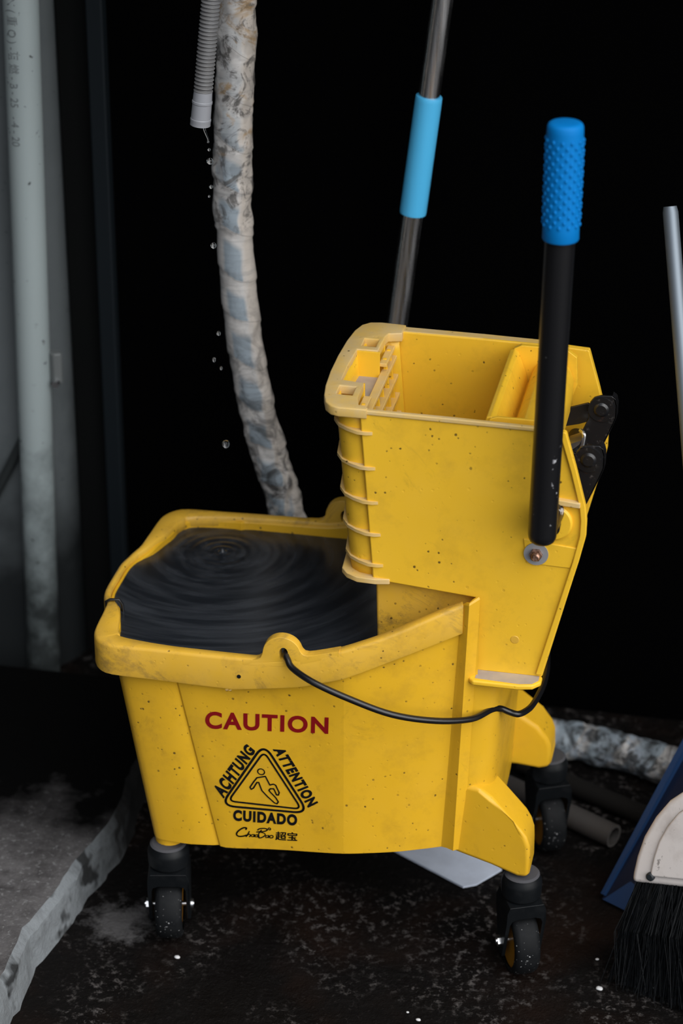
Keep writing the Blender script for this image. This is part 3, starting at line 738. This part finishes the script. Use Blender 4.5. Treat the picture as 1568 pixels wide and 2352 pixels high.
# link work: two levers on the shaft and two links to the press
bm = bmesh.new(); cyl(bm, (.2605, -.118, .5355), (.2605, .112, .5355), .0085, n=20); obj('lever_shaft', bm, dark_bracket, WR)
for y in (-.06, .06):
    lev = [(.2755, .589), (.2765, .595), (.2805, .6005), (.287, .603), (.2985, .6035), (.3025, .6005), (.3045, .594), (.3045, .580), (.3015, .571), (.2860, .531), (.2735, .519), (.2590, .520), (.2520, .530), (.2560, .546), (.2700, .562), (.2755, .576)]
    bm = bmesh.new(); prism(bm, lev, 'y', y-.006, y-.0025); L1_ = obj('lever_arm', bm, dark_bracket, WR, bevel=.0008)
    bm = bmesh.new(); prism(bm, lev[4:10] + [(.284, .5315), (.2990, .571), (.3020, .580), (.3020, .593), (.3005, .5985)], 'y', y-.006, y+.008); obj('folded_edge', bm, dark_bracket, L1_, bevel=.0008)
    bm = bmesh.new(); cyl(bm, (.2885, y-.0095, .588), (.2885, y+.012, .588), .0085, n=28, prof=[(0, .0055), (.08, .0078), (.16, .0082), (1, .0082)]); obj('pivot_rivet', bm, dark_bracket, L1_)
    bm = bmesh.new(); cyl(bm, (.2885, y-.0072, .588), (.2885, y-.0058, .588), .0135, n=32); obj('pivot_washer', bm, dark_bracket, L1_)
    link_ = [(.2985, .594), (.2900, .5990), (.2810, .5965), (.2770, .5890), (.2735, .5905), (.2420, .5790), (.2400, .5590), (.2660, .5660), (.2900, .5760), (.2985, .582)]
    bm = bmesh.new(); prism(bm, link_, 'y', y+.0005, y+.004); obj('link_plate', bm, dark_bracket, WR, bevel=.0008)
bm = bmesh.new(); sweep(bm, catmull([(.2690, .045, .5665), (.2725, .04, .566), (.2735, .038, .561), (.2705, .034, .5405), (.2690, .033, .5375)]), .0022, 10); obj('split_pin', bm, steel, WR)['label'] = 'bright steel pin'
bm = bmesh.new(); prism(bm, [(.258, .556), (.272, .5625), (.270, .5575), (.262, .550)], 'y', .030, .052); obj('spring_tab', bm, steel, WR)
# bolt and washer on the near panel
bm = bmesh.new(); cyl(bm, (.2455, -N_+.001, .4985), (.2455, -N_-.0026, .4985), .0122, n=32); ws = obj('washer', bm, washer_m, WR)
bm = bmesh.new(); cyl(bm, (.2455, -N_-.002, .4985), (.2455, -N_-.0065, .4985), .0066, n=6); cyl(bm, (.2458, -N_-.006, .4985), (.2458, -N_-.0115, .4985), .0046, n=14, prof=[(0, .0046), (.3, .004), (.35, .0046), (.65, .004), (.7, .0044), (1, .003)]); obj('rusty_nut', bm, rusty, ws)['label'] = 'rusty nut and bolt end'
# pressing handle: black bent tube with a bumpy blue grip
HY = -.1415; hx0, hx1 = .2545, .2585
bm = bmesh.new(); cyl(bm, (hx0, HY, .5315), (hx1, HY, .90), 1, n=40, prof=[(0, .006), (.002, .0095), (.008, .0122), (.018, .0136), (.03, .0140), (1, .0138)])
cyl(bm, (.2565, HY+.004, .5475), (.2590, -.1045, .5475), .0125, n=28)
hb_ = obj('press_handle', bm, black_paint, WR); hb_['label'] = 'black steel handle with chipped paint'
bm = bmesh.new(); g0, g1 = Vector((hx1-.0002, HY, .8435)), Vector((hx1-.0005, HY, .9535)); GR = .0166
cyl(bm, g0, g1, GR, n=48, prof=[(0, .0150), (0, .0164), (.01, .0169), (.12, GR), (.92, GR), (.965, .0163), (.985, .0153), (.996, .0135), (1, .0115)])
for j in range(17):
    for k in range(12):
        a = (k+.5*(j % 2))*math.pi/6; t = .14+.72*j/16; c_ = g0.lerp(g1, t)
        p = c_ + Vector((math.cos(a), math.sin(a), 0))*GR
        q_ = bmesh.ops.create_uvsphere(bm, u_segments=8, v_segments=5, radius=.0021)
        for v in q_['verts']:
            v.co = p + Vector((v.co.x*.8, v.co.y*.8, v.co.z))
obj('grip', bm, blue_grip, hb_)['label'] = 'bright blue rubber grip with raised dots'

# ------------------------------------------------------------------ mop leaning behind the wringer
mb = Vector((.023-(.537-.02)*(.044/.384), .35, .02)); mt = Vector((.023+(1.25-.537)*(.044/.384), .35, 1.25))
MOP = empty('mop', (mb.x, mb.y, 0), 'steel mop pole with a sky blue sleeve behind the yellow wringer', 'mop')
def on_pole(z): return mb.lerp(mt, (z-mb.z)/(mt.z-mb.z))
bm = bmesh.new(); cyl(bm, on_pole(.10), mt, .0118, n=32); obj('pole', bm, chrome, MOP)
bm = bmesh.new(); s0, s1 = on_pole(.675), on_pole(.813)
cyl(bm, s0, s1, .0152, n=48, prof=[(0, .0118), (0, .0148), (.02, .0152), (.96, .0150), (.995, .0148), (1, .0144), (1, .0118)], caps=False)
obj('sleeve', bm, sky_blue, MOP)['label'] = 'sky blue plastic sleeve'
bm = bmesh.new(); cyl(bm, on_pole(.06), on_pole(.115), .016, n=24); obj('mop_socket', bm, fork_m, MOP)
bm = bmesh.new(); b0 = on_pole(.065)
for i in range(70):
    a = random.random()*2*math.pi; rr = .02+.03*random.random(); e = b0 + Vector((math.cos(a)*rr, math.sin(a)*rr*.7, 0))
    sweep(bm, catmull([b0 + Vector((math.cos(a)*.008, math.sin(a)*.008, .01)), b0.lerp(e, .6)+Vector((0, 0, .0)), Vector((e.x, e.y, .004+.01*random.random()))], 4), .003, 5)
tag(obj('mop_strands', bm, Mat('grey_cotton', (.10, .09, .08), .9).m, MOP), kind='stuff')

# ------------------------------------------------------------------ wrapped pipe behind the bucket
pts = [(-.137, .25, 1.618), (-.137, .25, 1.5), (-.137, .25, 1.35), (-.137, .25, 1.20), (-.137, .25, 1.05), (-.137, .25, .936), (-.1415, .25, .841), (-.1455, .25, .742), (-.1425, .25, .640), (-.133, .25, .535), (-.114, .25, .428), (-.093, .25, .357), (-.083, .25, .312), (-.055, .252, .21), (-.012, .258, .125), (.05, .272, .060), (.14, .298, .031), (.243, .308, .025), (.314, .295, .025), (.39, .270, .025), (.55, .215, .028), (.75, .16, .028)]
path = catmull(pts, 26)
def prad(i, s):
    t = max(0, min(1, (s-.95)/.35)); return .0178+.0012*max(0, min(1, (s-.2)/.4)) + .0028*t
PER = .052
def pdisp(u_, s):
    low_ = max(0, min(1, (s-.62)/.2)); a = u_*2*math.pi
    ph = ((s + .012*math.sin(a) + .006*noise.noise((s*14, 3, 1)))/PER) % 1
    z = .0022*ph + (.0005 if ph < .25 else 0)
    z += (.0004+.0032*low_)*noise.noise((math.cos(a)*1.1, math.sin(a)*1.1, s*34)) + (.0003+.0016*low_)*noise.noise((math.cos(a)*2.6, math.sin(a)*2.6, s*90+4))
    if .24 < s < .52: z += .0022*noise.noise((math.cos(a)*1.6, math.sin(a)*1.6, s*60+9)) + .0012
    return z
bm = bmesh.new(); sweep(bm, path, prad, 56, uv=True, disp=pdisp, s0=.418)
wp = Mat('weathered_pipe_wrap', (.50, .485, .47), .5)
uvn = wp.N('UVMap'); suv = wp.N('SeparateXYZ'); wp.L(uvn.outputs[0], suv.inputs[0])
U_, V_ = suv.outputs['X'], suv.outputs['Y']
co = wp.coords()
sinu = wp.math('SINE', wp.math('MULTIPLY', U_, 2*math.pi), 0)
sk = wp.math('ADD', V_, wp.math('MULTIPLY', sinu, .012))
sk = wp.math('ADD', sk, wp.ramp(wp.noise(14, 2, .5, co), .2, .8, -.008, .008))
ph = wp.math('FRACT', wp.math('DIVIDE', sk, PER), 0)
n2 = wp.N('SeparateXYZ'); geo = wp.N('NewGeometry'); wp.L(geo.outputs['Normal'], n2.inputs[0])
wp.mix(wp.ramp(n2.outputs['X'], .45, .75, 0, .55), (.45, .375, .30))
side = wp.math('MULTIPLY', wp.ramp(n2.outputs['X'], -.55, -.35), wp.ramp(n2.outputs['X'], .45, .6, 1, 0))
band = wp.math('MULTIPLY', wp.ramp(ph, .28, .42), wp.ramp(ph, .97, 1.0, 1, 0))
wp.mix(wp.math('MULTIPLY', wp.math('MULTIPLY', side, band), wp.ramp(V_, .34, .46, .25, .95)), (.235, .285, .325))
wp.mix(wp.math('MULTIPLY', wp.ramp(ph, .02, .0), .8), (.10, .09, .08))
wp.mix(wp.ramp(wp.noise(1, 3, .6, wp.coords(scale=(8, 8, 140))), .56, .75, 0, .45), (.16, .17, .18))
topm = wp.math('MULTIPLY', wp.ramp(V_, .20, .24), wp.ramp(V_, .50, .53, 1, 0))
wp.mix(wp.math('MULTIPLY', wp.ramp(wp.noise(28, 5, .75, co, 2), .5, .6, 0, .85), topm), (.07, .065, .06))
wp.mix(wp.math('MULTIPLY', wp.ramp(wp.noise(20, 4, .7, co, 1), .56, .64, 0, .8), wp.ramp(V_, .40, .46, 1, 0)), (.33, .21, .09))
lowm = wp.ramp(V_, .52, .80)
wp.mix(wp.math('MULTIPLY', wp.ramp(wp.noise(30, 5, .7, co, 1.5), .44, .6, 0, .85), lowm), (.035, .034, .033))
flm = wp.ramp(V_, 1.30, 1.42)
wp.mix(wp.math('MULTIPLY', wp.ramp(wp.noise(34, 4, .7, co, .6), .40, .52, 1, 0), flm), (.30, .345, .40))
wp.mix(wp.math('MULTIPLY', wp.ramp(wp.noise(46, 5, .7, co, 1), .5, .58, 0, .9), flm), (.03, .032, .034))
wp.bump(wp.noise(1, 3, .6, wp.coords(scale=(20, 20, 190))), .0012, .5)
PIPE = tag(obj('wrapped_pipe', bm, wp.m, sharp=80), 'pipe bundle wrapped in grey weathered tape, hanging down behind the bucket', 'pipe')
# torn clear film bound round the upper part
bm = bmesh.new(); sub = [p for p in path if .715 < p.z < .905]
sweep(bm, sub, lambda i, s: .0208, 44, caps=False, disp=lambda u_, s: .0032*noise.noise((math.cos(u_*6.283)*2, math.sin(u_*6.283)*2, s*48)) + .0016*noise.noise((math.cos(u_*6.283)*6, math.sin(u_*6.283)*6, s*130)))
fm = Mat('crinkled_clear_film', (.75, .76, .78), .16)
fm.b.inputs['Transmission Weight'].default_value = 1; fm.b.inputs['IOR'].default_value = 1.12
fm.b.inputs['Alpha'].default_value = .42
fm.bump(fm.noise(110, 5, .7, dist=2), .003, .9)
obj('clear_film', bm, fm.m, PIPE, sharp=180)['label'] = 'crinkled clear plastic film'
# ------------------------------------------------------------------ dripping corrugated hose
ha, hb2 = Vector((-.1095, .083, 1.10)), Vector((-.1325, .083, .886))
HOSE = empty('drain_hose', (-.134, .083, .853), 'pale corrugated drain hose dripping above the bucket, left of the wrapped pipe', 'hose')
pl = Mat('cloudy_plastic', (.25, .25, .255), .3)
pl.b.inputs['Transmission Weight'].default_value = .35
pl.mix(pl.ramp(pl.noise(40, 4), .45, .7, 0, .5), (.16, .15, .14))
bm = bmesh.new()
hp = catmull([hb2 + (ha-hb2)*2.1 + Vector((.010, .118, .22)), hb2 + (ha-hb2)*2.0 + Vector((-.008, .080, 0)), hb2 + (ha-hb2)*1.4 + Vector((0, .012, 0)), ha, ha.lerp(hb2, .25), ha.lerp(hb2, .5), ha.lerp(hb2, .75), hb2], 150)
sweep(bm, hp, lambda i, s: .0088+.0011*math.cos(s/.0040*2*math.pi), 24); obj('corrugated_tube', bm, pl.m, HOSE, sharp=60)
bm = bmesh.new(); cyl(bm, (-.1323, .083, .888), (-.1362, .083, .852), .0098, n=36, prof=[(0, .0090), (0, .0094), (.28, .0098), (.30, .0104), (.36, .0104), (.38, .0098), (.80, .0101), (.82, .0106), (.87, .0106), (.9, .0103), (1, .0104), (1, .0088), (.5, .0086)], caps=False)
cuffm = Mat('white_cuff', (.36, .37, .40), .4); cuffm.b.inputs['Transmission Weight'].default_value = .2
obj('hose_cuff', bm, cuffm.m, HOSE)['label'] = 'smooth white end cuff'
# falling drops
glass = Mat('clear_water', (1, 1, 1), .0); glass.b.inputs['Transmission Weight'].default_value = 1; glass.b.inputs['IOR'].default_value = 1.333
drops = [((-.1268, .083, .8140), .0034, 1), ((-.1275, .083, .8262), .0016, 1), ((-.1262, .083, .7865), .0020, 1), ((-.1285, .083, .7760), .0013, 1), ((-.1250, .083, .7225), .0030, 1.1),
         ((-.1215, .083, .6240), .0022, 1.2), ((-.1272, .083, .5930), .0019, 1.4), ((-.1160, .083, .4950), .0040, 1.15), ((-.1195, .083, .5840), .0016, 1.3), ((-.1283, .083, .8345), .0012, 1.2)]
DL = ['large drop of water high up, second below the hose cuff', 'tiny bead of water just above the large upper drop', 'small water drop beside the wrapped pipe, below the large upper drop', 'tiny water drop left of the pipe, midway down the dark gap', 'round water drop at the upper middle of the wrapped pipe edge', 'water drop touching the middle of the wrapped pipe edge', 'lowest but one lone small drop, left of the wrapped pipe', 'large lowest drop of water, alone against the dark room', 'small drop close to the pipe edge, beside the lone small one', 'topmost tiny bead of water under the trickle from the hose cuff']
for (p, r_, st), dl in zip(drops, DL):
    bm = bmesh.new(); bmesh.ops.create_uvsphere(bm, u_segments=20, v_segments=12, radius=r_)
    for v in bm.verts: v.co = Vector((v.co.x, v.co.y, v.co.z*st))
    o = obj('water_drop', bm, glass.m, sharp=180); o.location = p
    tag(o, dl, 'water drop', 'drops falling from the hose')
bm = bmesh.new(); sweep(bm, catmull([(-.1315, .0800, .8545), (-.1312, .0802, .848), (-.1298, .082, .842), (-.1285, .083, .8375), (-.1284, .083, .835)]), lambda i, s: .0017-.05*s if s < .02 else .0009, 10)
tag(obj('water_trickle', bm, glass.m), 'short clear trickle running off the end cuff of the hose', 'water')
for x, z, r_ in ((-.0575, .3362, .0016), (-.0535, .3362, .0012)):
    bm = bmesh.new(); bmesh.ops.create_uvsphere(bm, u_segments=14, v_segments=8, radius=r_)
    for v in bm.verts: v.co = v.co + Vector((x, -.1592, z))
    obj('water_bead', bm, glass.m, BUCKET, sharp=180)

# ------------------------------------------------------------------ things lying on the floor
def tube_thing(name, a, b, ro, ri, mat, label):
    bm = bmesh.new(); cyl(bm, a, b, ro, n=28, prof=[(1, ri), (0, ri), (0, ro), (1, ro), (1, ri)], caps=False)
    return tag(obj(name, bm, mat, sharp=40), label, 'pipe')
tube_thing('plastic_pipe', (.3255, .130, .0142), (.15, .2292, .0142), .0138, .0105, Mat('dirty_grey_pipe', (.05, .044, .04), .7).m, 'short dirty grey plastic pipe end lying behind the right rear caster')
tube_thing('dark_pipe', (.42, .150, .012), (.20, .262, .012), .0118, .009, Mat('dark_grime_pipe', (.010, .009, .008), .8, spec=.15).m, 'grimy dark pipe lying between the grey pipe end and wrapped pipe')
bm = bmesh.new()
P_ = [(.03, .095), (.168, .012), (.182, .020), (.206, .054), (.16, .098), (.09, .14)]
prism(bm, P_, 'z', .0012, .0036)
pm_ = Mat('pale_grey_sheet', (.62, .68, .80), .5); pm_.mix(pm_.ramp(pm_.noise(30, 4), .4, .7, 0, .5), (.42, .46, .54))
tag(obj('grey_sheet', bm, pm_.m), 'flat pale grey sheet lying on the dark floor under the bucket', 'sheet')
pebm = Mat('white_chip', (.55, .55, .55), .6).m
CL = ['largest pale stone chip, on the floor below the broom bristles', 'pale chip at the bottom edge, mid way along the dark floor', 'pale chip on the floor below the left front caster', 'tiny chip beside the tips of the black bristles', 'tiny chip right of the pale chip at the bottom edge', 'left one of two chips in front of the bristles', 'right one of two chips in front of the bristles']
for (x, y, rr), cl in zip(((.3375, -.135, .0032), (.158, -.225, .0022), (-.115, -.175, .0028), (.33, -.085, .0018), (.145, -.215, .0014), (.385, -.125, .0018), (.395, -.122, .0015)), CL):
    bm = bmesh.new(); bmesh.ops.create_icosphere(bm, subdivisions=2, radius=rr)
    for v in bm.verts: v.co = Vector((v.co.x*1.2, v.co.y, v.co.z*.5)) * (1+.3*noise.noise(v.co*400+Vector((x*50, 0, 0))))
    o = obj('stone_chip', bm, pebm, sharp=180); o.location = (x, y, rr*.4)
    tag(o, cl, 'chip', 'stone chips on the floor')

# ------------------------------------------------------------------ blue dustpan
e1 = Vector((.86, -.50, 0)).normalized(); e2 = Vector((.077, .083, .106)).normalized(); e2 = (e2 - e1*e2.dot(e1)).normalized(); en = e1.cross(e2)
po = Vector((.3235, .0205, .0035))
PAN = empty('dustpan', po, 'dark blue plastic dustpan standing tilted behind the black broom', 'dustpan')
def pp(a, b, c_=0): return po + e1*a + e2*b + en*c_
def solid(pts_top, thick):
    bm = bmesh.new(); T = [bm.verts.new(p) for p in pts_top]; B = [bm.verts.new(p - en*thick) for p in pts_top]
    bm.faces.new(T); bm.faces.new(B[::-1]); k = len(T)
    for i in range(k): bm.faces.new((T[i], B[i], B[(i+1) % k], T[(i+1) % k]))
    return bm
bl = Mat('dark_blue_plastic', (.0014, .005, .018), .42, spec=.2); bl.mix(bl.ramp(bl.noise(30, 4), .45, .7, 0, .6), (.002, .006, .02)); bl = bl.m
bl2 = Mat('lit_blue_plastic', (.008, .029, .085), .45, spec=.25).m  # lighter copy of the blue, light on lip and side walls put into colour
obj('pan_floor', solid([pp(0, 0), pp(.26, 0), pp(.25, .30), pp(.01, .30)], .003), bl, PAN)
obj('lip', solid([pp(.002, .0, .0012), pp(.06, 0, .0012), pp(.056, .024, .0012), pp(.022, .032, .0012)], .0008), bl2, PAN)['label'] = 'lip patch coloured as lit blue'
def wall_strip(a0, a1, hmax, wdt):
    bm = bmesh.new()
    rows = []
    for t in [i/12 for i in range(13)]:
        b_ = .005+.295*t; a_ = a0+(a1-a0)*t; hh = .003+hmax*min(1, t*1.6)
        rows.append([bm.verts.new(pp(a_-.0005, b_, -.002)), bm.verts.new(pp(a_-.003, b_, hh)), bm.verts.new(pp(a_+wdt*min(1, .3+t*3)*(1 if a0 < .1 else -1), b_, hh)), bm.verts.new(pp(a_+(.003 if a0 < .1 else -.003), b_, hh-.003)), bm.verts.new(pp(a_+.003, b_, -.002))])
    for A, B in zip(rows, rows[1:]):
        for i in range(5): bm.faces.new((A[i], A[(i+1) % 5], B[(i+1) % 5], B[i]))
    bm.faces.new(rows[0]); bm.faces.new(rows[-1][::-1]); return bm
obj('side_wall', wall_strip(0, .01, .010, .004), bl2, PAN); obj('side_wall', wall_strip(.26, .25, .018, .010), bl2, PAN)
obj('back_wall', solid([pp(.01, .30, .03), pp(.25, .30, .03), pp(.25, .30, -.003), pp(.01, .30, -.003)], .003), bl, PAN)

# ------------------------------------------------------------------ broom
BA, BT = Vector((.4445, -.07, .206)), Vector((.341, .10, .795))
ua = (BT-BA).normalized(); wa = Vector((1, -.42, 0)); wa = (wa - ua*wa.dot(ua)).normalized(); na = wa.cross(ua)
if na.y > 0: na = -na
hc = Vector((.365, -.085, .111)) + wa*.102
BR = empty('broom', (hc.x, hc.y, 0), 'broom with white plastic head and black bristles, beside the blue dustpan', 'broom')
def bpnt(a, b, c_=0): return hc + wa*a + ua*b + na*c_
half = [(-.102, 0), (-.099, .012), (-.093, .030), (-.083, .052), (-.068, .074), (-.050, .093), (-.030, .106), (-.012, .113)]
outl = half + [(-a, b) for a, b in half[::-1]]
def plate_ab(pts, c0_, c1_):
    bm = bmesh.new(); A = [bm.verts.new(bpnt(a, b, c0_)) for a, b in pts]; B = [bm.verts.new(bpnt(a, b, c1_)) for a, b in pts]; k = len(pts)
    bm.faces.new(A); bm.faces.new(B[::-1])
    for i in range(k): bm.faces.new((A[i], B[i], B[(i+1) % k], A[(i+1) % k]))
    return bm
wh = Mat('dirty_white_plastic', (.66, .61, .58), .6, spec=.3); wh.mix(wh.ramp(wh.noise(25, 5, .7), .5, .75, 0, .5), (.40, .35, .32))
wh.mix(wh.ramp(wh.noise(140, 3), .66, .72, 0, .7), (.12, .10, .09)); wh = wh.m
hd = obj('broom_head', plate_ab(outl, -.016, .012), wh, BR, bevel=.006, seg=3); hd['label'] = 'dirty white arched head'
inner = [(a*.76, b*.78+.010) for a, b in outl]
obj('raised_panel', plate_ab(inner, .010, .0155), wh, hd, bevel=.003)
for a in (-.077, 0, .077):
    bm = bmesh.new(); cyl(bm, bpnt(a, .010, .010), bpnt(a, .010, .0165), .0048, n=16, prof=[(0, .0048), (.8, .0046), (1, .003)]); obj('rivet', bm, Mat('black_rivet', (.012, .016, .02), .5).m, hd)
bm = bmesh.new(); cyl(bm, bpnt(0, .100, 0), bpnt(0, .150, 0), .0125, n=20); obj('stick_socket', bm, wh, BR)
sb = bpnt(0, .12, 0)
bm = bmesh.new(); cyl(bm, sb, BT, .0078, n=24, prof=[(0, .0078), (.99, .0078), (1, .0066)]); obj('broomstick', bm, alu, BR)
# bristles
verts, faces = [], []
for i in range(5200):
    a = random.uniform(-1, 1); c_ = random.uniform(-1, 1)
    p0 = bpnt(a*.097, .002, c_*.012-.002)
    fan = a*.118 + random.gauss(0, .005)
    p1 = bpnt(fan, -.05, c_*.024+random.gauss(0, .003)); p2 = bpnt(a*.128+random.gauss(0, .007), -.10, c_*.034-.004+random.gauss(0, .004))
    zf = random.uniform(.0008, .012)
    if p2.z < zf or True: p2 = Vector((p2.x, p2.y, zf))
    wd_ = .00034; k = len(verts); tx = Vector((random.gauss(0, 1), random.gauss(0, 1), 0)).normalized()*wd_; ty = Vector((-tx.y, tx.x, 0))*.8
    for q in (p0, p1, p2): verts += [q-tx, q+tx, q+ty]
    for s in (0, 3):
        for (m1, m2) in ((0, 1), (1, 2), (2, 0)): faces.append((k+s+m1, k+s+m2, k+s+3+m2, k+s+3+m1))
me = bpy.data.meshes.new('bristles'); me.from_pydata(verts, [], faces); me.update()
bk = Mat('black_bristle', (.0028, .0036, .0045), .5, spec=.2).m
tag(link('bristles', me, bk, BR), kind='stuff')['label'] = 'black bristles fanned out on the floor'
